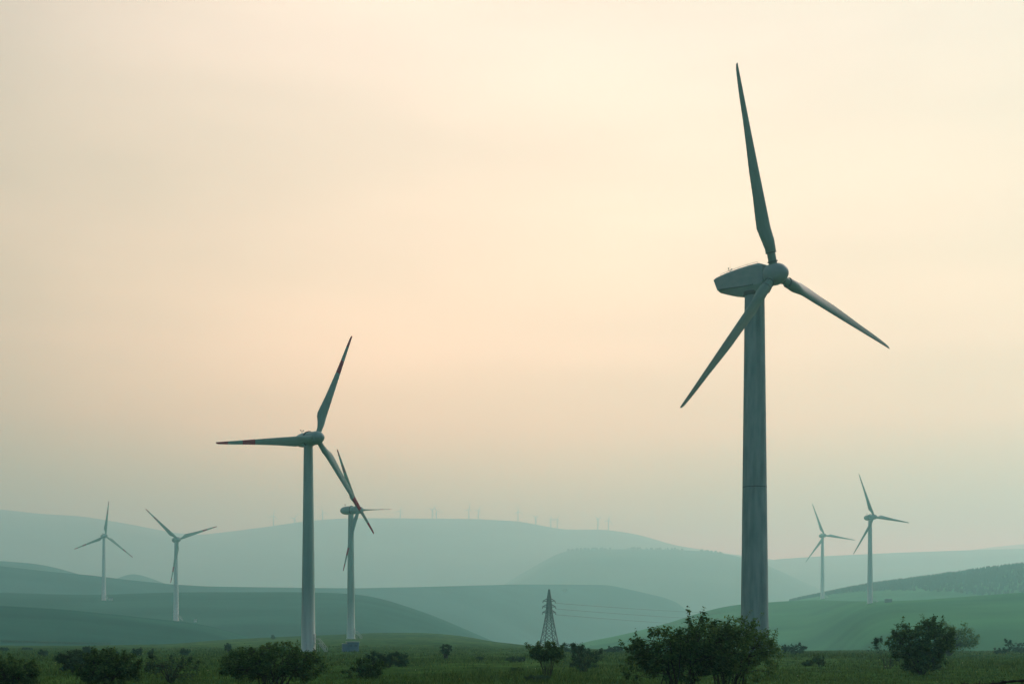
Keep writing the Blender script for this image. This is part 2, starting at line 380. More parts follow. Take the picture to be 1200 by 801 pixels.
# ------------------------------------------------------------------ grass (uncountable)
def build_grass():
    r = np.random.default_rng(5)
    n = 60000
    d = 1 / r.uniform(1 / 330.0, 1 / 30.0, n)
    d = np.where(r.random(n) < .35, r.uniform(60, 330, n), d)
    u = r.uniform(-60, 1260, n)
    x = (u - 600) / F * d
    keep = (fbm(x * .25, d * .06, 9, 4) + r.normal(0, .55, n)) > -.5
    x, d = x[keep], d[keep]; n = len(x)
    nb = 4
    x = np.repeat(x, nb); y = np.repeat(d, nb); m = len(x)
    sc_ = np.clip(y / 70, .8, 2.6)
    x = x + r.normal(0, .10, m) * sc_; y = y + r.normal(0, .25, m) * sc_
    h = r.uniform(.07, .26, m) * (.75 + .25 * sc_) * (1 + .75 * np.clip(fbm(x * .22, y * .06, 31, 4), -.7, 1.6)); w = .014 * sc_ * r.uniform(.7, 1.5, m)
    a = r.uniform(0, math.pi, m); lx = r.normal(0, .35, m) * h; ly = r.normal(0, .35, m) * h
    z = ground_z(x, y) - .02
    p0 = np.stack([x - w * np.cos(a), y - w * np.sin(a), z], -1); p1 = np.stack([x + w * np.cos(a), y + w * np.sin(a), z], -1)
    p2 = np.stack([x + lx, y + ly, z + h], -1)
    co = np.stack([p0, p1, p2], 1).reshape(-1, 3)
    o = np_mesh('grass', co, np.arange(3 * m).reshape(-1, 3), M['grass'], nper=3)
    tag(o, kind='stuff')
    # coarse dark weeds between the grass
    n = 2600; d = 1 / r.uniform(1 / 260.0, 1 / 40.0, n); u = r.uniform(-60, 1260, n); x = (u - 600) / F * d
    keep = fbm(x * .18, d * .05, 63, 4) + r.normal(0, .25, n) > .28; x, d = x[keep], d[keep]; n = len(x); nb = 9
    x = np.repeat(x, nb); y = np.repeat(d, nb); m = len(x); k = np.clip(y / 70, .8, 2.2)
    x = x + r.normal(0, .16, m) * k; y = y + r.normal(0, .2, m) * k; z = ground_z(x, y) + r.uniform(.05, .30, m) * k ** .5
    l = .055 * k * r.uniform(.6, 1.5, m); a = r.normal(size=(m, 3)); a /= np.linalg.norm(a, axis=1)[:, None]
    b = np.cross(a, r.normal(size=(m, 3))); b /= np.linalg.norm(b, axis=1)[:, None] + 1e-9
    p = np.stack([x, y, z], -1); l = l[:, None]
    co = np.stack([p - a * l, p + b * l * .5, p + a * l, p - b * l * .5], 1).reshape(-1, 3)
    tag(np_mesh('weeds', co, np.arange(4 * m).reshape(-1, 4), M['leaf_dark']), kind='stuff')
    n = 90
    d = r.uniform(50, 200, n); u = r.uniform(-20, 1220, n); x = (u - 600) / F * d
    z = ground_z(x, d) + r.uniform(.15, .35, n); s = .016 * np.clip(d / 60, .8, 2)
    co = np.stack([np.stack([x - s, d, z], -1), np.stack([x, d - .03, z - s], -1), np.stack([x + s, d, z], -1), np.stack([x, d + .03, z + s], -1)], 1).reshape(-1, 3)
    tag(np_mesh('wildflowers', co, np.arange(4 * n).reshape(-1, 4), M['flower']), kind='stuff')
build_grass()

# ------------------------------------------------------------------ wooded slope (reads as one mass)
def build_forest():
    r = np.random.default_rng(8); h = HILLS['wooded_hill']; mb_v = []; mb_f = []; b = 0
    n = 8000
    for k in range(n):
        u = r.uniform(925, 1420); up = (u - 925) / 275
        depth = r.uniform(-1, .12)
        d = 1600 + depth * min(330, 40 + 330 * up) + (40 if depth > 0 else 0)
        if depth < -.75 and r.random() < .4: continue
        x = (u - 600) / F * d; z = float(h.z_ud(np.array([u]), np.array([d]))[0])
        H = r.uniform(3.2, 5.4) * (.55 + .45 * min(1, up * 2.5)); w = H * r.uniform(.24, .38)
        for (za, zb, ra, rb) in ((.08, .5, 1, .42), (.36, .78, .74, .26), (.62, 1.0, .5, .02)):
            ns = 6; ph = r.uniform(0, 6.28)
            for zz, rr in ((za, ra), (zb, rb)):
                for i in range(ns):
                    t = ph + i * 2 * math.pi / ns; q = rr * w * r.uniform(.75, 1.2)
                    mb_v.append((x + q * math.cos(t), d + q * math.sin(t), z + (zz + r.uniform(-.03, .03)) * H))
            for i in range(ns):
                j = (i + 1) % ns; mb_f.append((b + i, b + j, b + ns + j, b + ns + i))
            b += 2 * ns
    o = np_mesh('forest', np.array(mb_v), np.array(mb_f), M['forest'])
    tag(o, kind='stuff')
build_forest()

def build_treeline():
    r = np.random.default_rng(18); h = HILLS['plateau_hill']; V = []; Q = []; b = 0
    for k in range(150):
        u = r.choice([r.uniform(664, 690), r.uniform(690, 716), r.uniform(735, 800), r.uniform(820, 850)]); d = 4200 + r.uniform(-140, -10)
        x = (u - 600) / F * d; z = float(h.z_ud(np.array([u]), np.array([d]))[0]); H = r.uniform(2.5, 7.5); w = H * r.uniform(.4, .8)
        for zz, rr in ((0, .3), (.35, 1), (.75, .8), (1, .15)):
            ph = r.uniform(0, 6)
            for i in range(6):
                t = ph + i * math.pi / 3; q = rr * w * r.uniform(.7, 1.2); V.append((x + q * math.cos(t), d + q * math.sin(t), z - .5 + zz * H))
        for lv in range(3):
            for i in range(6):
                j = (i + 1) % 6; Q.append((b + lv * 6 + i, b + lv * 6 + j, b + lv * 6 + 6 + j, b + lv * 6 + 6 + i))
        b += 24
    tag(np_mesh('treeline', np.array(V), np.array(Q), M['forest']), kind='stuff')
build_treeline()

# ------------------------------------------------------------------ wind turbines
def airfoil(c, th, n=18):
    """closed section: leading edge at +x"""
    pts = []
    for i in range(n):
        t = 2 * math.pi * i / n
        xx = .5 * (1 + math.cos(t))                     # 1 at leading edge .. 0 at trailing edge
        xf = 1 - xx
        yt = 5 * th * (.2969 * math.sqrt(max(xf, 0)) - .126 * xf - .3516 * xf ** 2 + .2843 * xf ** 3 - .1036 * xf ** 4)
        pts.append((xx, yt if math.sin(t) >= 0 else -yt))
    return pts

def blade_mesh(kind):
    n = 20
    if kind == 'box':
        st = [(.6, 0, 1.04, 0), (1.5, 0, 1.04, 0), (2.72, 0, 1.04, 0), (2.74, 0, 1.30, 0), (3.3, .05, 1.34, 0), (4.2, .45, 1.62, .02), (5.2, .85, 1.85, .05), (5.9, 1, 1.98, .05), (7.5, 1, 1.88, .04), (10, 1, 1.66, .04),
              (13, 1, 1.52, .03), (16, 1, 1.24, .03), (19, 1, .97, .02), (22, 1, .78, .02), (24, 1, .60, .01), (25.2, 1, .46, 0), (25.8, 1, .30, 0), (26, 1, .10, 0)]
    else:
        st = [(.6, 0, 1.2, 0), (1.6, 0, 1.15, 0), (2.4, .15, 1.25, 0), (3.6, .6, 1.7, .02), (4.8, .95, 2.2, .05), (5.6, 1, 2.28, .05), (7.5, 1, 2.05, .04), (10, 1, 1.74, .04),
              (13, 1, 1.45, .03), (16, 1, 1.18, .03), (19, 1, .95, .02), (22, 1, .74, .02), (24, 1, .58, .01), (25.2, 1, .48, 0), (25.85, 1, .34, 0), (26, 1, .12, 0)]
    V = []; Fc = []
    for r, w, c, pb in st:
        th = .9 * (1 - w) + w * (.30 - .14 * min(1, (r - 5) / 15)) if r > 5 else .9 * (1 - w) + w * .30
        tw = R_((11 if kind == 'box' else 4) + 15 * max(0, 1 - r / 17))
        af = airfoil(c, th, n)
        le = .5 * (1.0 if r < 6 else max(.12, 1.0 - .88 * (r - 6) / 20)) + .06 * w
        for i in range(n):
            t = 2 * math.pi * i / n
            cx, cy = .5 * c * math.cos(t), .5 * c * math.sin(t)            # round root
            ax, ay = le - (1 - af[i][0]) * c, af[i][1] * c
            x = cx * (1 - w) + ax * w; y = cy * (1 - w) + ay * w
            xr = x * math.cos(tw) + y * math.sin(tw); yr = -x * math.sin(tw) + y * math.cos(tw)
            V.append((xr, yr, r))
    m = len(st)
    for k in range(m - 1):
        for i in range(n):
            j = (i + 1) % n; Fc.append((k * n + i, k * n + j, (k + 1) * n + j, (k + 1) * n + i))
    Fc.append(tuple(range(n - 1, -1, -1))); Fc.append(tuple(range((m - 1) * n, m * n)))
    return V, Fc

def loft_sections(secs):
    V = []; Fc = []; n = len(secs[0])
    for s in secs: V += s
    for k in range(len(secs) - 1):
        for i in range(n):
            j = (i + 1) % n; Fc.append((k * n + i, k * n + j, (k + 1) * n + j, (k + 1) * n + i))
    Fc.append(tuple(range(n - 1, -1, -1))); Fc.append(tuple(range((len(secs) - 1) * n, len(secs) * n)))
    return V, Fc

TH = 48.0      # nominal hub height of the shared tower mesh
HUBY = -3.2    # rotor plane in front of the tower axis

def make_turbine_box(hub_h, base_drop=1.0):
    """big turbine with a concrete tower and an angular nacelle"""
    root = empty('wind_turbine')
    t = MB(); top = hub_h - 1.9
    prof_ = []
    for k in range(41):
        q = k / 40; prof_.append((-base_drop + q * (top + base_drop), 1.80 + (1.24 - 1.80) * q ** .95))
    t.lathe(prof_, 64)
    tw = t.build('tower', M['concrete'], root, True)
    for hz in (.466,):
        s = MB()
        zz = hz * top; rr = 1.80 + (1.24 - 1.80) * ((zz + base_drop) / (top + base_drop)) ** .95
        s.lathe([(zz - .06, rr - .02), (zz - .035, rr + .010), (zz + .035, rr + .010), (zz + .06, rr - .02)], 64)
        s.build('joint_ring', M['seam'], tw)
    y = MB(); y.lathe([(top - .25, 1.30), (top - .2, 1.42), (top + .25, 1.42)], 48); y.build('yaw_ring', M['seam'], root, True)
    d = MB(); d.box((0, 1.80, 1.3), (1.0, .2, 2.1), 0, .04); d.build('door', M['dark_panel'], root)
    # nacelle: stations along y (front -2.4 .. rear 5.4); (y, half width, top, shoulder, belly line, bottom, bottom half width)
    def sec(y, hw, zt, zs, zl, zb, bw):
        tw_ = hw - .25
        return [Vector((x, y, hub_h + z)) for x, z in ((-bw, zb), (bw, zb), (hw, zl), (hw, zs), (tw_, zt), (-tw_, zt), (-hw, zs), (-hw, zl))]
    S = [sec(-2.15, 1.15, 1.30, 1.05, -.95, -1.35, .75), sec(-1.6, 1.42, 1.52, 1.20, -1.15, -1.85, .95), sec(-.2, 1.50, 1.52, 1.22, -1.10, -2.0, 1.0), sec(1.5, 1.50, 1.44, 1.16, -.98, -1.95, 1.0),
         sec(3.6, 1.45, 1.28, 1.02, -.80, -1.42, .95), sec(4.8, 1.38, 1.12, .88, -.70, -1.02, .90)]
    tail = sec(5.0, 1.34, 1.04, .72, -.66, -.92, .88)
    for i_, yy in enumerate((4.92, 4.92, 5.02, 5.62, 5.40, 5.40, 5.62, 5.02)): tail[i_].y = yy
    S.append(tail)
    V, Fc = loft_sections(S)
    nac = mesh_obj('nacelle', V, Fc, M['concrete_steel'], root)
    for sx in (-1, 1):
        g = MB()
        pts = [(sx * 1.525, -1.0, hub_h - 1.08), (sx * 1.515, .6, hub_h - 1.03), (sx * 1.505, 1.9, hub_h - .93), (sx * 1.475, 3.3, hub_h - .80), (sx * 1.42, 4.6, hub_h - .70)]
        for a, b in zip(pts[:-1], pts[1:]):
            n_ = 5
            for i in range(n_):
                p = Vector(a).lerp(Vector(b), i / n_); q = Vector(a).lerp(Vector(b), (i + .72) / n_); g.bar(p, q, .065, 4)
        g.build('panel_seam', M['seam'], nac)
    rl = MB()
    for sx in (-1, 1):
        pts = [(sx * 1.15, yy, hub_h + zz) for yy, zz in ((-1.4, 1.56), (.2, 1.55), (1.6, 1.47), (3.4, 1.32), (4.6, 1.18))]
        for p in pts: rl.bar(p, (p[0], p[1], p[2] + .16), .025, 4)
        rl.path([(p[0], p[1], p[2] + .16) for p in pts], .025, 4)
    rl.build('roof_rail', M['pale_steel'], nac)
    w = MB(); b0 = Vector((.25, 4.2, hub_h + 1.15))
    w.bar(b0, b0 + Vector((0, 0, .95)), .045, 6); w.bar(b0 + Vector((-.32, 0, .75)), b0 + Vector((.32, 0, .75)), .03, 5)
    for sx in (-.32, .32):
        w.bar(b0 + Vector((sx, 0, .75)), b0 + Vector((sx, 0, .98)), .025, 5)
        w.lathe([(.92, .02), (.96, .09), (1.08, .09), (1.12, .02)], 10, o=b0 + Vector((sx, 0, 0)))
    w.bar(b0 + Vector((0, 0, .95)), b0 + Vector((0, 0, 2.0)), .014, 5)
    w.build('weather_mast', M['pale_steel'], root)
    hb = MB(); hb.lathe([(1.0, .9), (.98, 1.20), (.55, 1.34), (-.1, 1.37), (-.7, 1.27), (-1.2, 1.05), (-1.6, .72), (-1.82, .38), (-1.90, .03)][::-1], 48, 'Y', (0, HUBY, hub_h))
    hb.build('hub', M['concrete_steel'], root, True)
    return root

def add_blades(root, hub_h, kind, mat, theta, Rb, collar):
    V, Fc = blade_mesh(kind)
    first = None
    for k in range(3):
        if first is None:
            mb = MB(); mb.add(V, Fc); bl = mb.build('blade', mat, root, True); first = bl
            c = MB()
            if kind == 'box':
                c.lathe([(1.50, .50), (1.50, .60), (1.53, .63), (1.66, .63), (1.69, .60), (1.69, .50)], 32)
                c.lathe([(2.66, .53), (2.66, .665), (2.80, .672), (2.80, .53)], 32)
            else:
                c.lathe([(1.30, .55), (1.30, .63), (1.45, .63), (1.45, .55)], 24)
            cc = c.build('root_collar', collar, bl, True)
        else:
            bl = first.copy(); COL.objects.link(bl); bl.parent = root
            cc = cc.copy(); COL.objects.link(cc); cc.parent = bl
        bl.location = (0, HUBY, hub_h); bl.rotation_euler = (0, R_(theta + 120 * k), 0); bl.scale = (1, 1, Rb / 26.0)

def make_turbine_round(name='wind_turbine', mat=None):
    """white steel tower, drop-shaped nacelle"""
    root = empty(name)
    t = MB(); t.lathe([(-.6 + k / 30 * (TH - .9), 1.62 + (1.02 - 1.62) * (k / 30)) for k in range(31)], 48)
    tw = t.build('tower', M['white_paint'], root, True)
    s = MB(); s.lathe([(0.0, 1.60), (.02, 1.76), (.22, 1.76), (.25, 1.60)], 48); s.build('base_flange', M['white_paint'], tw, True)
    st = MB(); dz = 1.9; x0 = 1.55
    st.box((x0 + .55, 0, dz), (1.1, 1.1, .08))
    for sy in (-.5, .5):
        st.bar((x0 + 1.1, sy, dz), (x0 + 3.0, sy, -.2), .09, 4)
        st.bar((x0 + 1.05, sy, dz + 1.0), (x0 + 2.95, sy, .85), .05, 5); st.bar((x0 + .05, sy, dz + 1.0), (x0 + 1.05, sy, dz + 1.0), .05, 5)
        for q in (0, .35, .7, 1): st.bar((x0 + 1.05 + 1.9 * q, sy, dz - 2.05 * q), (x0 + 1.05 + 1.9 * q, sy, dz - 2.05 * q + 1.0), .04, 5)
        st.bar((x0 + .9, sy, -.3), (x0 + .9, sy, dz), .05, 4)
    for q in range(8): st.box((x0 + 1.2 + q * .24, 0, dz - .12 - q * .26), (.26, .95, .04))
    st.build('access_stair', M['pale_steel'], root)
    dr = MB(); dr.box((1.60, 0, dz + 1.05), (.16, .85, 2.0), 0, .04); dr.build('door', M['pale_steel'], root)
    nb = MB(); nb.lathe([(-1.75, .95), (-1.72, 1.32), (-1.3, 1.55), (-.4, 1.68), (.8, 1.68), (2.2, 1.60), (3.2, 1.42), (3.9, 1.12), (4.35, .7), (4.55, .04)], 40, 'Y', (0, 0, TH))
    for v in nb.v:
        z = v.z - TH
        v.z = TH + (z * .96 if z > 0 else z)
    nac = nb.build('nacelle', M['nacelle_paint'], root, True)
    rb = MB(); rb.lathe([(-.55, 1.60), (-.55, 1.78), (-.15, 1.78), (-.15, 1.60)], 40, 'Y', (0, 0, TH)); rb.build('cooling_band', M['seam'], nac, True)
    w = MB(); b0 = Vector((.1, 2.6, TH + 1.25)); w.bar(b0, b0 + Vector((0, 0, 1.1)), .05, 6); w.bar(b0 + Vector((-.4, 0, .9)), b0 + Vector((.4, 0, .9)), .03, 5)
    for sx in (-.4, .4): w.lathe([(.88, .02), (.92, .1), (1.1, .1), (1.14, .02)], 10, o=b0 + Vector((sx, 0, 0)))
    w.build('weather_mast', M['steel'], root)
    hb = MB(); hb.lathe([(-2.35, .03), (-2.25, .42), (-1.85, .85), (-1.2, 1.22), (-.4, 1.45), (.4, 1.52), (1.25, 1.50), (1.35, 1.1)], 40, 'Y', (0, HUBY, TH))
    hb.build('hub', M['nacelle_paint'], root, True)
    return root

def copy_tree(o, parent=None):
    c = o.copy(); COL.objects.link(c)
    if parent is not None: c.parent = parent
    for ch in list(o.children): copy_tree(ch, c)
    return c

PARTS_UP = ('nacelle', 'weather_mast', 'hub', 'blade')
def place_round(root, u, vb, v_rotor, psi, theta, Rpx, d=None, pitch=0):
    """stand a turbine at picture column u with its base at row vb, hub at row v_rotor"""
    if d is None: x, y, z = hit(u, vb, 100)
    else: x, y = (u - 600) / F * d, d; z = tz(x, y)
    s = (Rpx / F * y) / 26.0
    hub = (CZ - (v_rotor - HV) / F * y - z) / s         # in root units
    root.location = (x, y, z); root.rotation_euler = (0, 0, R_(psi)); root.scale = (s, s, s)
    k = 0
    for ch in root.children:
        n = ch.name.split('.')[0]
        if n == 'tower': ch.scale = (1, 1, hub / TH)
        elif n == 'blade':
            ch.location = (0, HUBY, hub); k += 1
            ch.rotation_euler = (Matrix.Rotation(R_(theta + 120 * (k - 1)), 3, 'Y') @ Matrix.Rotation(R_(pitch), 3, 'Z')).to_euler()
        elif n in PARTS_UP: ch.location = (0, 0, hub - TH)
        elif n in ('access_stair', 'door'): ch.rotation_euler = (0, 0, -R_(psi) + R_(-18))
    print('turbine', u, 'd %.0f z %.1f scale %.2f hub %.1f' % (y, z, s, hub * s))
    return root

GT = 'wind turbines standing across the valley'
# 1: the big near one
d1 = 179.3; x1 = (884.3 - 600) / F * d1; z1 = gz(x1, d1)
hub1 = CZ + (HV - 321.5) / F * 177 - z1
T1 = make_turbine_box(hub1)
add_blades(T1, hub1, 'box', M['blade_plain'], -16.7, 25.4, M['collar_dark'])
T1.location = (x1, d1, z1); T1.rotation_euler = (0, 0, R_(41.2))
tag(T1, 'huge near wind turbine with dark streaked concrete tower and boxy angular nacelle', 'wind turbine', GT)
# the round-nacelle kind
proto = make_turbine_round()
add_blades(proto, TH, 'round', M['blade_banded'], 0, 26, M['nacelle_paint'])
plain = copy_tree(proto)
for ch in plain.children:
    if ch.name.startswith('blade'):
        ch.data = ch.data if ch.data.materials[0] == M['blade_white'] else ch.data
pm = None
for ch in plain.children:
    if ch.name.startswith('blade'):
        if pm is None:
            pm = ch.data.copy(); pm.materials[0] = M['blade_white']
        ch.data = pm
tiny_proto = copy_tree(plain)
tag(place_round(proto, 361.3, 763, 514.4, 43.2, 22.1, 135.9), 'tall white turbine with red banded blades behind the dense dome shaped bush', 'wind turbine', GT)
def B_():
    return copy_tree(proto)
clean = None
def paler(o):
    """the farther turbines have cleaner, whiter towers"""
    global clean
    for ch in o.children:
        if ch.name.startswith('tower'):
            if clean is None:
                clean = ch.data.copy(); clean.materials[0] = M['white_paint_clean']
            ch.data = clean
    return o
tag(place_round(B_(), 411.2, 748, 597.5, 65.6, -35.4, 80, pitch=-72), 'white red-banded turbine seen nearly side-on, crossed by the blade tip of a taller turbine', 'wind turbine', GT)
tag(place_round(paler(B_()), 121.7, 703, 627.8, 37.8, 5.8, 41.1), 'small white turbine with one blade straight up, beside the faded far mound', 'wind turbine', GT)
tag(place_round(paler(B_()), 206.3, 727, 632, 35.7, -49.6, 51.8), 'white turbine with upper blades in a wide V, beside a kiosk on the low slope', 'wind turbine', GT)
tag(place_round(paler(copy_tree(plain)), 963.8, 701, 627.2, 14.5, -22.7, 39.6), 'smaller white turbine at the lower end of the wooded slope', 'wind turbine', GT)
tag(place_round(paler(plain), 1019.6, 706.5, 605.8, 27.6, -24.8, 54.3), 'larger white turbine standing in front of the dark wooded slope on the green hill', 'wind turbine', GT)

# faint turbines along the far skyline
GF = 'faint turbines along the far ridge'
far = [(320.5, 604, 8, 'alone on the rising skyline before the tall banded tower'),
       (345, 607, 40, 'close before the tall banded tower'),
       (378, 600, -20, 'between the two red banded turbines'),
       (469, 598, 15, 'first one past the side-on banded turbine'),
       (506.5, 597, 50, 'taller of the close pair on the flat skyline'),
       (511.5, 599, -30, 'shorter of the close pair on the flat skyline'),
       (549.5, 596, 10, 'taller of the pair on the flat ridge top before it drops'),
       (560.5, 597.5, 30, 'shorter of the pair on the flat ridge top before it drops'),
       (607, 599, 0, 'alone where the flat ridge starts to drop'),
       (627.5, 606, 55, 'shortest one, low on the ridge drop above the plateau hill'),
       (645.5, 608, -10, 'first of three close ones, at the bottom of the ridge drop'),
       (653, 608, 25, 'at the bottom of the ridge drop, the one nearer the saddle'),
       (700.5, 608, 60, 'taller of the pair on the ridge shoulder above the plateau hill'),
       (713, 609, 12, 'last of the far row, at the end of the ridge shoulder')]
far[10] = (645.5, 608, -10, 'at the bottom of the ridge drop, the one farther from the saddle')
fm = fb = None
for ch in tiny_proto.children:                     # darker grey so that they stand out through the haze
    if ch.name.startswith('tower'): ch.data = ch.data.copy(); ch.data.materials[0] = M['dark_panel']
    if ch.name.startswith('blade'):
        if fb is None: fb = ch.data.copy(); fb.materials[0] = M['dark_panel']
        ch.data = fb
first = True
for (u, vh, th, where) in far:
    o = tiny_proto if first else copy_tree(tiny_proto); first = False
    d = 6250.0; x = (u - 600) / F * d
    vb = HV - (tz(x, d) - CZ) * F / d
    place_round(o, u, vb, vh, 20 + (th % 37), th, 8.2, d=d)
    for ch in o.children:
        n = ch.name.split('.')[0]
        if n == 'tower': ch.scale = (1.45, 1.45, ch.scale[2])
        elif n == 'blade': ch.scale = (1.35, 1.35, 1)
    # the thin access stairs and doors do not show at this distance
    for ch in list(o.children):
        if ch.name.split('.')[0] in ('access_stair', 'door', 'weather_mast'): bpy.data.objects.remove(ch)
    tag(o, 'tiny faint turbine, ' + where, 'wind turbine', GF)

# ------------------------------------------------------------------ kiosks
def kiosk(label, u, vb, w, h, dp, name='transformer_kiosk', annex=None, walls='kiosk_wall', rz=.25, d=None):
    x, y, z = hit(u, vb, 100) if d is None else ((u - 600) / F * d, d, tz((u - 600) / F * d, d))
    r = empty(name, (x, y, z), rz)
    b = MB(); b.box((0, 0, h * .46), (w, dp, h * .92 + .4), 0, .05); b.build('body', M[walls], r)
    t = MB(); t.box((0, 0, h * .95 + .2), (w + .24, dp + .24, h * .09), 0, .03); t.build('roof', M['kiosk_roof'], r)
    for sx in (-.22, .22):
        dd = MB(); dd.box((sx * w, -dp / 2 - .012, h * .44), (w * .36, .04, h * .72), 0, .01); db = dd.build('door', M[walls], r)
        lv = MB()
        for q in range(5): lv.box((sx * w, -dp / 2 - .04, h * (.60 + .04 * q)), (w * .24, .03, .03))
        lv.build('louvre', M['dark_panel'], db)
    if annex:
        a = MB(); a.box((-w / 2 - annex / 2 - .02, -.2, h * .40), (annex, dp * .7, h * .8 + .2), 0, .04); an = a.build('side_cabinet', M[walls], r)
        a2 = MB(); a2.box((-w / 2 - annex / 2 - .02, -.2, h * .80 + .14), (annex - .02, dp * .7 + .15, .12), 0, .02); a2.build('lid', M['kiosk_roof'], an)
    tag(r, label, 'kiosk')
    return r
kiosk('blue-grey transformer kiosk with pale roof and lower side cabinet on the meadow', 413.3, 763.2, 1.8, 1.45, 1.5, annex=.75)
kiosk('small pale kiosk on the slope beside the turbine with the V of blades', 229, 728.6, 2.2, 2.0, 2.0, walls='kiosk_roof')
kiosk('tiny pale hut at the foot of the small turbine beside the far mound', 130, 703.2, 3.2, 1.8, 2.0, walls='kiosk_roof')
kiosk('dark low hut on the green hill beside the larger pale turbine', 1041, 705.4, 3.6, 2.0, 2.4, walls='dark_panel')

# ------------------------------------------------------------------ pylon and power lines
PD = 560.0
def pylon():
    x = (643.5 - 600) / F * PD; z = tz(x, PD); top = CZ + (HV - 690) / F * PD
    H = top - z; r = empty('electricity_pylon', (x, PD, z), .35)
    def hw(q):
        return np.interp(q, [0, .3, .6, .92, 1], [3.5, 2.1, 1.0, .42, .10])
    legs = []
    for sx, sy in ((-1, -1), (1, -1), (1, 1), (-1, 1)):
        m = MB(); qs = np.linspace(0, 1, 9)
        for a, b in zip(qs[:-1], qs[1:]):
            m.bar((sx * hw(a), sy * hw(a), a * H), (sx * hw(b), sy * hw(b), b * H), .23, 4)
        m.build('leg', M['steel'], r)
    br = MB(); lv = [0, .17, .31, .43, .53, .61, .68, .74, .80, .86, .92]
    cs = [(-1, -1), (1, -1), (1, 1), (-1, 1)]
    for a, b in zip(lv[:-1], lv[1:]):
        for i in range(4):
            p, q = cs[i], cs[(i + 1) % 4]
            A = lambda c, t: (c[0] * hw(t), c[1] * hw(t), t * H)
            br.bar(A(p, a), A(q, b), .14, 4); br.bar(A(q, a), A(p, b), .14, 4); br.bar(A(p, b), A(q, b), .10, 4)
    br.build('lattice_bracing', M['steel'], r)
    tips = []
    for q, L in ((.815, 2.6), (.725, 2.8), (.635, 2.8)):
        m = MB(); zz = q * H; w = hw(q)
        for sx in (-1, 1):
            for sy in (-1, 1):
                m.bar((sx * w, sy * w, zz), (sx * L, 0, zz + .05), .16, 4); m.bar((sx * w * .9, sy * w * .9, zz + 1.1), (sx * L, 0, zz + .1), .12, 4)
        m.bar((-w, 0, zz), (w, 0, zz), .14, 4)
        arm = m.build('cross_arm', M['steel'], r)
        for sx in (-1, 1):
            i_ = MB(); i_.lathe([(zz - .75, .06)] + [(zz - .7 + .1 * k, .20 if k % 2 else .10) for k in range(7)], 8, o=(sx * L, 0, 0)); i_.build('insulator', M['dark_panel'], arm)
        tips.append(Vector((L, 0, zz - .75)))
    tag(r, 'dark steel lattice electricity pylon with three short cross arms', 'pylon')
    bpy.context.view_layer.update()
    return [r.matrix_world @ t for t in tips]
tips = pylon()
ends = [P(985, 717, 1420), P(985, 725, 1420), P(985, 733, 1420)]
for t, e, nm in zip(tips, ends, ('uppermost', 'middle', 'lowest')):
    m = MB(); pts = []
    for k in range(41):
        q = k / 40; p = t.lerp(e, q); p.z -= 4 * 3.2 * q * (1 - q); pts.append(p)
    m.path(pts, .065, 5)
    tag(m.build('power_line', M['cable'], None), nm + ' of the three thin power cables running from the pylon', 'power line', 'power cables of the pylon')

# ------------------------------------------------------------------ barbed wire fence close to the camera
def fence():
    a = P(880, 820, 9.4); b = P(1292, 787.5, 7.2)
    r = empty('barbed_wire_fence', (a.x, a.y, gz(a.x, a.y)))
    r0 = Vector(r.location)
    for p in (a, b):
        m = MB(); zt = gz(p.x, p.y); n = 9; rr = random.Random(4); top = p.z + .06
        prof_ = [(zt - .3 - r0.z, .07)] + [(zt - r0.z + (top - zt) * k / 6, .062 + rr.uniform(-.006, .006)) for k in range(7)] + [(top - r0.z + .015, .03)]
        q = p - r0; m.lathe(prof_, 10, o=(q.x, q.y + .075, 0)); m.build('post', M['bark'], r, True)
    for drop in (0, .32, .66):
        m = MB(); pts = []; L = (b - a).length; n = 150; base = []
        for k in range(n + 1):
            q = k / n; p = a.lerp(b, q) - r0; p.z -= drop + .05 * q * (1 - q); p.z += .004 * math.sin(q * 23) + .003 * math.sin(q * 57 + 1); base.append(p)
        dirv = (b - a).normalized(); up = Vector((0, 0, 1)); sd = dirv.cross(up)
        for ph in (0, math.pi):
            m.path([p + .0040 * (math.cos(k * .9 + ph) * up + math.sin(k * .9 + ph) * sd) for k, p in enumerate(base)], .0042, 5)
        rr = random.Random(7 + int(drop * 100)); s = .05
        while s < L - .05:
            k = int(s / L * n); c = base[k]
            for j in range(4):
                t = rr.uniform(0, 6.28); dv = (math.cos(t) * up + math.sin(t) * sd) + dirv * rr.uniform(-.5, .5)
                m.bar(c, c + dv.normalized() * rr.uniform(.020, .034), .0038, 5, .0012)
            for j in range(3): m.bar(c + dirv * (.004 * j - .006) - up * .006, c + dirv * (.004 * j - .004) + up * .008, .0042, 5)
            s += .095
        m.build('wire_strand', M['rust_wire'], r)
    tag(r, 'dark barbed wire of a fence crossing the bottom corner close to the camera', 'fence')
fence()

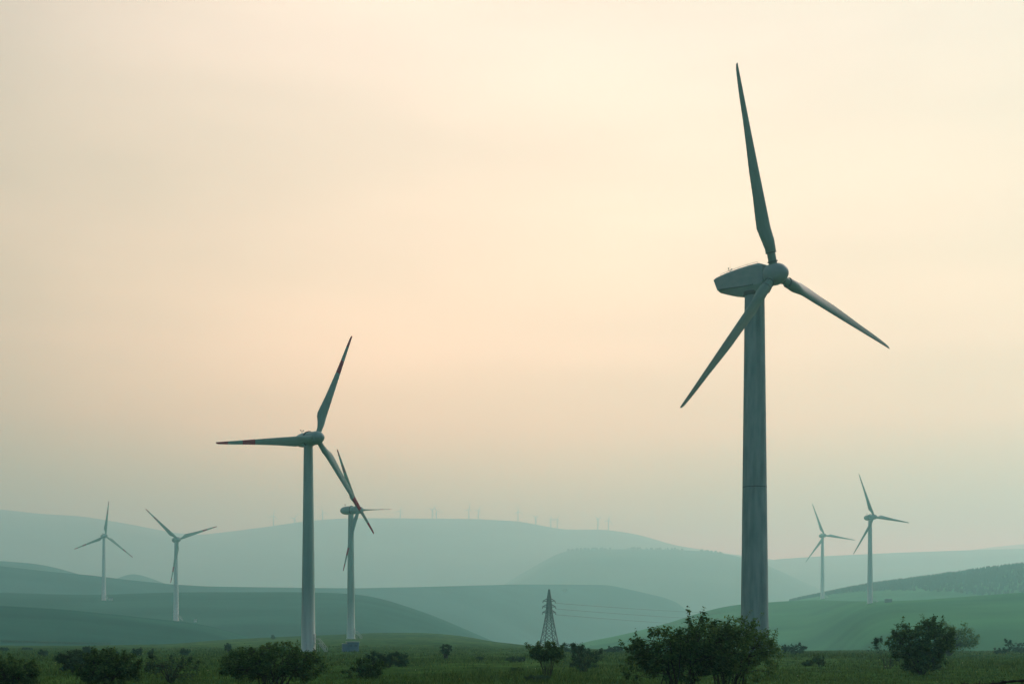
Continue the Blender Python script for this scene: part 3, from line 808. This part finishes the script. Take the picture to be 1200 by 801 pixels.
# ------------------------------------------------------------------ bushes and small trees
def shrub(name, label, cat, u, w_px, h_px, vb=None, d=None, leaf='leaf_dark', n_clump=140, n_leaf=40, leaf_px=4.5, lobes=None, stems=9, spread=.25, shoots=10, skirt=.15, seed=1, group=None, gap=.0, aspect=.55, trunk_r=None):
    r = np.random.default_rng(seed)
    if d is None: x0, y0, z0 = hit(u, vb, 45)
    else: x0, y0 = (u - 600) / F * d, d; z0 = tz(x0, y0)
    px = y0 / F; W = w_px * px; H = h_px * px; ls = leaf_px * px
    root = empty(name, (x0, y0, z0 - .03))
    # lobes: (cx, cy, cz, rx, ry, rz) in fractions of W (x, y) and H (z)
    lobes = lobes or [(0, 0, .55, .5, .42, .45), (-.2, .05, .5, .3, .3, .35), (.22, -.05, .5, .28, .3, .36)]
    lob = np.array(lobes, float)
    vol = lob[:, 3] * lob[:, 4] * lob[:, 5] + .002; pick = r.choice(len(lob), n_clump, p=vol / vol.sum())
    dirs = r.normal(size=(n_clump, 3)); dirs /= np.linalg.norm(dirs, axis=1)[:, None]
    rad = r.uniform(.25, 1, n_clump) ** .38
    # uneven outline
    rad *= 1 + .11 * np.sin(dirs[:, 0] * 5.1 + seed) * np.cos(dirs[:, 2] * 4.3 + seed * 1.7) + r.normal(0, .05, n_clump)
    C = np.stack([(lob[pick, 0] + dirs[:, 0] * rad * lob[pick, 3]) * W, (lob[pick, 1] + dirs[:, 1] * rad * lob[pick, 4]) * W, (lob[pick, 2] + dirs[:, 2] * rad * lob[pick, 5]) * H], -1)
    C = C[C[:, 2] > skirt * H * r.uniform(.3, 1.4, len(C))]
    # stems: a few main limbs fan out from the base, twigs run from the limbs to the clumps
    limbs = []
    st = MB(); tr = trunk_r or max(.0075 * W, .012)
    stems = int(stems * 1.6)
    for k in range(stems):
        t = 2 * math.pi * (k + r.uniform(-.3, .3)) / stems; out = r.uniform(.35, 1.0)
        tgt = Vector((lob[:, 0].mean() * W + math.cos(t) * out * W * .36, math.sin(t) * out * W * .3, H * r.uniform(.55, .85)))
        b0 = Vector((math.cos(t) * spread * W * .12 * r.uniform(.3, 1), math.sin(t) * spread * W * .12, 0))
        if b0.length > .02: st.bar((0, 0, 0), (b0.x * 1.15, b0.y * 1.15, .03), tr * 1.2, 5)
        pts = []
        for i in range(6):
            q = i / 5; p = b0.lerp(tgt, q); p.z = tgt.z * q ** (.82); p += Vector(r.normal(0, .012 * W, 3)) * (q > 0) * (q < 1); pts.append(p)
        for i in range(5): st.bar(pts[i], pts[i + 1], tr * (1 - .15 * i), 5, tr * (1 - .15 * (i + 1)))
        limbs.append(pts)
    allp = np.array([list(p) for pts in limbs for p in pts[2:]])
    for c in C[:: max(1, len(C) // 160)]:
        j = int(np.argmin(((allp - c) ** 2).sum(1) + 1e-9 + (allp[:, 2] > c[2]) * .3 * H * H)); a = Vector(allp[j]); cv = Vector(c)
        mid = a.lerp(cv, .5) + Vector(r.normal(0, .02 * W, 3)) + Vector((0, 0, .02 * H))
        st.bar(a, mid, tr * .38, 4, tr * .28); st.bar(mid, cv, tr * .28, 4, tr * .14)
    # leaves
    pos = []; nrm_dir = []
    cr = (W * H * W * .5 / max(n_clump, 1)) ** (1 / 3) * .62
    for c in C:
        n = int(n_leaf * r.uniform(.5, 1.4)); pos.append(c + r.normal(0, cr * .36, (n, 3)) * np.array([1, 1, .8]))
    ctr = np.array([0, 0, H * .3])
    for k in range(shoots):
        cand = C[r.integers(0, len(C), 6)]; c = cand[int(np.argmax(cand[:, 2] + .6 * np.abs(cand[:, 0])))]
        o = (c - ctr); o /= np.linalg.norm(o); dv = o * .6 + np.array([r.normal(0, .25), r.normal(0, .25), .75]); dv /= np.linalg.norm(dv)
        L = H * r.uniform(.08, .20); m = int(26 * r.uniform(.7, 1.3)); q = r.uniform(.1, 1, m)
        bend = np.array([r.normal(0, .15), r.normal(0, .15), -.05]) * L
        pts = c + dv * L * q[:, None] + bend * (q ** 2)[:, None]
        pos.append(pts + r.normal(0, ls * .35, (m, 3)))
        ja = Vector(allp[int(np.argmin(((allp - c) ** 2).sum(1)))]); st.bar(ja, Vector(c), tr * .3, 4, tr * .16)
        st.bar(Vector(c), Vector(c + dv * L + bend), tr * .16, 4, tr * .06)
    pos = np.concatenate(pos); pos = pos[pos[:, 2] > .02 * H]; n = len(pos)
    nv = (pos - ctr) / (np.linalg.norm(pos - ctr, axis=1)[:, None] + 1e-6) * .55 + np.array([0, 0, .75]) + r.normal(0, .55, (n, 3))
    nv /= np.linalg.norm(nv, axis=1)[:, None] + 1e-9
    a = np.cross(nv, r.normal(size=(n, 3))); a /= np.linalg.norm(a, axis=1)[:, None] + 1e-9
    b = np.cross(nv, a)
    l = ls * r.uniform(.6, 1.35, n)[:, None]; w = l * aspect * .5
    co = np.stack([pos - a * l * .5, pos + b * w - a * l * .06, pos + a * l * .5, pos - b * w - a * l * .06], 1).reshape(-1, 3)
    st.build('stems', M['bark'], root)
    np_mesh('foliage', co, np.arange(4 * n).reshape(-1, 4), M[leaf], root)
    tag(root, label, cat, group)
    return root

G1 = 'bushes on the near meadow'
# --- large near ones
shrub('shrub', 'big open leafy bush with long sprigs in front of the near turbine tower', 'bush', 795, 132, 88, d=48, n_clump=360, n_leaf=40, leaf_px=4.2, stems=12, spread=1.2, shoots=30, seed=11, skirt=.05,
      lobes=[(.02, 0, .50, .42, .34, .36), (-.18, .0, .62, .26, .24, .30), (-.36, .05, .40, .16, .2, .26), (.22, 0, .60, .34, .3, .38), (.40, 0, .62, .24, .3, .38)], group=G1)
shrub('shrub', 'rounded fresh green willow bush right against the near turbine tower', 'bush', 853, 116, 86, d=50, leaf='leaf_willow', n_clump=400, n_leaf=44, leaf_px=3.6, aspect=.44, stems=14, spread=1.2, shoots=20, seed=12, skirt=.06,
      lobes=[(0, 0, .58, .48, .40, .42), (.28, 0, .50, .24, .3, .40), (-.25, 0, .62, .32, .3, .37), (.10, 0, .64, .34, .3, .35)], group=G1)
shrub('shrub', 'dense dome shaped dark bush in front of the tall banded turbine', 'bush', 320, 126, 53, d=54, n_clump=300, n_leaf=40, leaf_px=3.3, stems=12, spread=1.1, shoots=22, seed=13, skirt=.08,
      lobes=[(0, 0, .56, .40, .36, .40), (-.26, 0, .48, .24, .26, .34), (.30, 0, .44, .22, .24, .30)], group=G1)
shrub('shrub', 'large dark spreading bush beside a bluish bush near the lower edge', 'bush', 126, 84, 46, d=53, n_clump=220, n_leaf=42, leaf_px=3.4, stems=9, shoots=20, seed=14, skirt=.05,
      lobes=[(0, 0, .44, .42, .36, .40), (-.05, 0, .7, .22, .2, .28), (.30, 0, .52, .2, .22, .36)], group=G1)
shrub('shrub', 'bluish rounded bush partly behind the large dark spreading bush', 'bush', 86, 42, 30, d=70, leaf='leaf_grey', n_clump=80, n_leaf=44, leaf_px=2.8, stems=7, shoots=5, seed=15, skirt=.05, group=G1)
shrub('shrub', 'dark leafy bush cut off by the lower corner of the view', 'bush', 12, 78, 37, d=53, n_clump=200, n_leaf=42, leaf_px=3.4, stems=9, shoots=22, seed=16, skirt=.02, group=G1,
      lobes=[(0, 0, .46, .46, .36, .46), (.25, 0, .42, .22, .22, .34)])
shrub('shrub', 'thin grey-green sparse shrub between the spreading bush and the dome shaped bush', 'bush', 200, 72, 34, d=57, leaf='leaf_grey', n_clump=50, n_leaf=22, leaf_px=2.8, stems=12, shoots=30, seed=17, skirt=.02, group=G1)
shrub('shrub', 'goblet shaped dark bush with bare forking stems below the pylon', 'bush', 642, 47, 42, vb=793, n_clump=110, n_leaf=44, leaf_px=3.0, stems=14, spread=1.0, shoots=8, seed=18, skirt=.40, group=G1,
      lobes=[(0, 0, .72, .46, .4, .26), (-.28, 0, .74, .2, .2, .20), (.24, 0, .66, .22, .2, .24)])
shrub('shrub', 'sparse upright grey-green shrub beside the goblet shaped bush', 'bush', 684, 42, 34, vb=786.5, leaf='leaf_grey', n_clump=46, n_leaf=26, leaf_px=3.0, stems=14, spread=.8, shoots=22, seed=19, skirt=.03, group=G1)
shrub('shrub', 'spreading dark bush with low trailing side in front of the boxy hedge-like bush', 'bush', 430, 50, 30, vb=794, n_clump=80, n_leaf=42, leaf_px=3.0, stems=9, shoots=14, seed=20, skirt=0, group=G1,
      lobes=[(.1, 0, .45, .34, .3, .42), (-.3, 0, .22, .3, .25, .22)])
shrub('shrub', 'boxy dense dark bush behind the low spreading bush', 'bush', 455, 50, 20, vb=781.5, leaf='leaf_far', n_clump=90, n_leaf=44, leaf_px=2.2, stems=8, shoots=8, seed=21, skirt=0, group=G1,
      lobes=[(-.28, 0, .5, .24, .3, .5), (.2, 0, .46, .32, .3, .44)])
shrub('shrub', 'dark many-branched bush on the meadow below the larger pale turbine', 'bush', 1080, 88, 66, vb=790, n_clump=280, n_leaf=44, leaf_px=3.4, stems=11, shoots=24, seed=22, skirt=.06, group=G1,
      lobes=[(.0, 0, .62, .36, .34, .36), (.02, 0, .28, .30, .3, .28), (-.26, 0, .52, .24, .22, .26), (.22, 0, .62, .24, .24, .26)])
shrub('shrub', 'soft rounded bush half hidden behind the dark many-branched bush', 'bush', 1112, 66, 40, vb=768, leaf='leaf_willow', n_clump=110, n_leaf=46, leaf_px=2.2, stems=8, shoots=6, seed=23, skirt=.1, group=G1,
      lobes=[(0, 0, .56, .48, .4, .44), (.2, 0, .5, .28, .3, .36)])
shrub('shrub', 'long-stemmed straggly sapling leaning out beside the dark many-branched bush', 'bush', 1040, 46, 34, vb=783, leaf='leaf_grey', n_clump=14, n_leaf=14, leaf_px=3.0, stems=6, spread=.6, shoots=16, seed=24, skirt=.2, group=G1)
shrub('tree', 'small lollipop shaped tree alone on the meadow', 'tree', 522.5, 15, 16, vb=771, leaf='leaf_far', n_clump=44, n_leaf=30, leaf_px=1.9, stems=2, shoots=2, seed=25, skirt=.34, group=None, trunk_r=.16,
      lobes=[(0, 0, .66, .44, .4, .34)])
# --- farther ones
G2 = 'small distant bushes on the meadow'
def far_bush(u, vb, w, h, label, seed, leaf='leaf_far', n=46, shoots=6, name='shrub', cat='bush', **k):
    shrub(name, label, cat, u, w, h, vb=vb, leaf=leaf, n_clump=n, n_leaf=26, leaf_px=1.8, stems=5, shoots=shoots, seed=seed, skirt=0, group=G2, **k)
far_bush(931, 766.5, 30, 13, 'low spiky dark bush at the meadow edge beside the near tower base', 31, n=70, shoots=14)
far_bush(960, 781, 15, 15, 'ragged little scrub with a taller tuft, beyond the willow bush', 32, shoots=10, leaf='leaf_dark')
far_bush(946, 780, 13, 7, 'flat little scrub touching a ragged taller scrub', 33, leaf='leaf_dark')
far_bush(1172, 766, 15, 8, 'small round dark bush next to a thin upright sapling near the meadow edge', 34)
far_bush(1181, 766, 9, 18, 'thin upright sapling between a round bush and a grey hedge-like bush', 35, shoots=12, n=16)
far_bush(1196, 765, 26, 13, 'grey soft hedge-like bush cut off by the picture edge', 36, leaf='leaf_grey', n=60)
far_bush(670, 765, 30, 13, 'bluish wide far bush directly behind the goblet shaped bush', 37, n=60)
far_bush(719, 764.5, 20, 8, 'low far bush between the sparse shrub and the big open bush', 38)
far_bush(604, 775, 24, 7, 'flat low scrub on the meadow short of the pylon', 39, leaf='leaf_grey')
far_bush(606, 787, 16, 6, 'tiny dark tussock bush in front of a flat low scrub', 40, leaf='leaf_dark')
far_bush(562, 773, 9, 4, 'tiny low scrub between the lollipop tree and the pylon', 41)
far_bush(51, 768, 11, 7, 'small roundish far bush above the cut off corner bush', 42)
far_bush(103, 765, 11, 8, 'small far bush above the bluish rounded bush', 43)
far_bush(160, 769, 13, 10, 'darkest of the small far bushes, next to a tiny twisted tree', 44)
far_bush(176.5, 768.5, 7, 9, 'tiny twisted far tree beside the darkest small far bush', 45, n=14, shoots=4, name='tree', cat='tree')
far_bush(217, 768, 13, 9, 'small far bush above the thin grey-green shrub', 46)
far_bush(4, 762, 12, 4, 'flat far bush at the very edge of the view by the valley line', 47)
far_bush(32, 761, 14, 2.5, 'very flat far bush along the valley line', 48)
far_bush(135, 767, 9, 4, 'little low far bush between two rounder far bushes', 49)
far_bush(267, 763, 8, 9, 'small upright far bush just over the dome shaped bush', 50)
far_bush(320, 748.5, 5, 4, 'dot-like far bush on the rise before the tall banded turbine', 51, n=12, shoots=1)
far_bush(662, 693.5, 6, 3.5, 'lone dark speck of a bush high on the broad hazy hill beside the pylon top', 52, n=12, shoots=1)
far_bush(630, 799, 30, 10, 'low grassy scrub at the foot of the goblet shaped bush', 53, leaf='leaf_grey', n=50, shoots=14)
far_bush(905, 764, 12, 6, 'small far bush peeping out beside the willow bush', 54)

# a dark hedge line at the foot of the low slope
def hedge():
    r = np.random.default_rng(77); pos = []; ctrs = []
    us = np.linspace(-60, 128, 150)
    for u in us:
        v = np.interp(u, [-60, 0, 60, 128], [750.6, 751.6, 753.2, 755.0])
        x, y, z = hit(u, v, 460)
        ctrs.append((x, y, z))
    o0 = np.array(ctrs[75]); root = empty('hedge', tuple(o0))
    st = MB()
    for c in ctrs:
        c = np.array(c) - o0; hh = r.uniform(.7, 1.3)
        pos.append(c + r.normal(0, 1, (46, 3)) * np.array([.45, .5, .3]) * hh + np.array([0, 0, .5 * hh]))
        st.bar(c - np.array([0, 0, .3]), c + np.array([r.normal(0, .1), 0, .8 * hh]), .05, 4)
    pos = np.concatenate(pos); n = len(pos); l = r.uniform(.25, .5, n)[:, None]
    a = r.normal(size=(n, 3)); a /= np.linalg.norm(a, axis=1)[:, None]; b = np.cross(a, r.normal(size=(n, 3))); b /= np.linalg.norm(b, axis=1)[:, None] + 1e-9
    co = np.stack([pos - a * l * .5, pos + b * l * .3, pos + a * l * .5, pos - b * l * .3], 1).reshape(-1, 3)
    st.build('stems', M['bark'], root); np_mesh('foliage', co, np.arange(4 * n).reshape(-1, 4), M['leaf_far'], root)
    tag(root, 'thin dark hedge line running along the foot of the low slope', 'hedge')
hedge()

# ------------------------------------------------------------------ haze
hz = MB(); hz.box((0, 0, 0), (1, 1, 1))
m, nt, N, L = new_mat('haze_air')
out = N.new('ShaderNodeOutputMaterial'); pv = N.new('ShaderNodeVolumePrincipled')
pv.inputs['Color'].default_value = (.40, .98, .99, 1); pv.inputs['Absorption Color'].default_value = (1, 1, 1, 1); pv.inputs['Density'].default_value = .00040; pv.inputs['Anisotropy'].default_value = .5
L.new(pv.outputs[0], out.inputs['Volume'])
hb_ = hz.build('haze', m); hb_.scale = (34000, 34000, 700); hb_.location = (0, 0, 350 - 46)
tag(hb_, kind='stuff')

# ------------------------------------------------------------------ sky, sun
SUN_EL, SUN_AZ = 36.0, 40.0
w = bpy.data.worlds.new('World'); sc.world = w; w.use_nodes = True
nt = w.node_tree; N = nt.nodes; L = nt.links; N.clear()
out = N.new('ShaderNodeOutputWorld')
sky = N.new('ShaderNodeTexSky'); sky.sky_type = 'NISHITA'; sky.sun_disc = False
sky.sun_elevation = R_(SUN_EL); sky.sun_rotation = R_(SUN_AZ); sky.dust_density = 3.0; sky.air_density = 1.0; sky.ozone_density = 2.0
b1 = N.new('ShaderNodeBackground'); b1.inputs[1].default_value = .11; L.new(sky.outputs[0], b1.inputs[0])
tc = N.new('ShaderNodeTexCoord'); sp = N.new('ShaderNodeSeparateXYZ'); L.new(tc.outputs['Generated'], sp.inputs[0])
veil = ramp(N, [(0, (.16, .50, .10)), (.08, (.27, .62, .15)), (.15, (.80, .84, .38)), (.20, (.95, .935, .53)), (.27, (.94, .895, .585)), (.385, (.885, .825, .63)), (.7, (.78, .78, .64))])
L.new(sp.outputs['Z'], veil.inputs[0])
# brighter towards the hidden sun, and soft uneven cloud
ax = N.new('ShaderNodeMath'); ax.operation = 'MULTIPLY_ADD'; ax.inputs[1].default_value = .5; ax.inputs[2].default_value = .5; L.new(sp.outputs['X'], ax.inputs[0])
az = ramp(N, [(0, (.42,) * 3), (.30, (.42,) * 3), (.36, (.60,) * 3), (.45, (.86,) * 3), (.56, (.85,) * 3), (.70, (.68,) * 3), (1, (.60,) * 3)]); az.color_ramp.interpolation = 'B_SPLINE'
L.new(ax.outputs[0], az.inputs[0])
mp = N.new('ShaderNodeMapping'); mp.inputs['Scale'].default_value = (1.8, 1.8, 8.0); L.new(tc.outputs['Generated'], mp.inputs[0])
cn = N.new('ShaderNodeTexNoise'); cn.inputs['Scale'].default_value = 1.8; cn.inputs['Detail'].default_value = 5; cn.inputs['Roughness'].default_value = .45; L.new(mp.outputs[0], cn.inputs['Vector'])
cm = N.new('ShaderNodeMapRange'); cm.inputs[1].default_value = .3; cm.inputs[2].default_value = .7; cm.inputs[3].default_value = .89 * 1.56; cm.inputs[4].default_value = 1.06 * 1.56; L.new(cn.outputs['Fac'], cm.inputs[0])
mu = N.new('ShaderNodeMath'); mu.operation = 'MULTIPLY'; L.new(az.outputs[0], mu.inputs[0]); L.new(cm.outputs[0], mu.inputs[1])
b2 = N.new('ShaderNodeBackground'); L.new(veil.outputs[0], b2.inputs[0]); L.new(mu.outputs[0], b2.inputs[1])
fr = N.new('ShaderNodeMapRange'); fr.interpolation_type = 'SMOOTHSTEP'; fr.inputs[1].default_value = -.05; fr.inputs[2].default_value = .8; L.new(sp.outputs['Y'], fr.inputs[0])
mx = N.new('ShaderNodeMixShader'); L.new(fr.outputs[0], mx.inputs[0]); L.new(b1.outputs[0], mx.inputs[1]); L.new(b2.outputs[0], mx.inputs[2]); L.new(mx.outputs[0], out.inputs[0])

sl = bpy.data.lights.new('sun', 'SUN'); sl.energy = 1.5; sl.angle = R_(14); sl.color = (1.0, .95, .86)
so = bpy.data.objects.new('sun', sl); COL.objects.link(so)
sd = Vector((math.sin(R_(SUN_AZ)) * math.cos(R_(SUN_EL)), math.cos(R_(SUN_AZ)) * math.cos(R_(SUN_EL)), math.sin(R_(SUN_EL))))
so.rotation_euler = sd.to_track_quat('Z', 'Y').to_euler()

# ------------------------------------------------------------------ camera, render settings
cam = bpy.data.cameras.new('camera'); co_ = bpy.data.objects.new('camera', cam); COL.objects.link(co_)
co_.location = (0, 0, CZ); co_.rotation_euler = (R_(90), 0, 0)
cam.sensor_width = 36; cam.lens = 50; cam.shift_y = (HV - 400.5) / 1200.0
cam.clip_start = .1; cam.clip_end = 40000
sc.camera = co_
sc.render.engine = 'CYCLES'
cy = sc.cycles
cy.max_bounces = 6; cy.diffuse_bounces = 3; cy.glossy_bounces = 2; cy.transmission_bounces = 3; cy.volume_bounces = 3; cy.transparent_max_bounces = 6
cy.use_denoising = True
try: cy.denoiser = 'OPENIMAGEDENOISE'
except Exception: pass
cy.sample_clamp_indirect = 4.0
sc.view_settings.view_transform = 'Standard'; sc.view_settings.look = 'None'; sc.view_settings.exposure = 0; sc.view_settings.gamma = 1
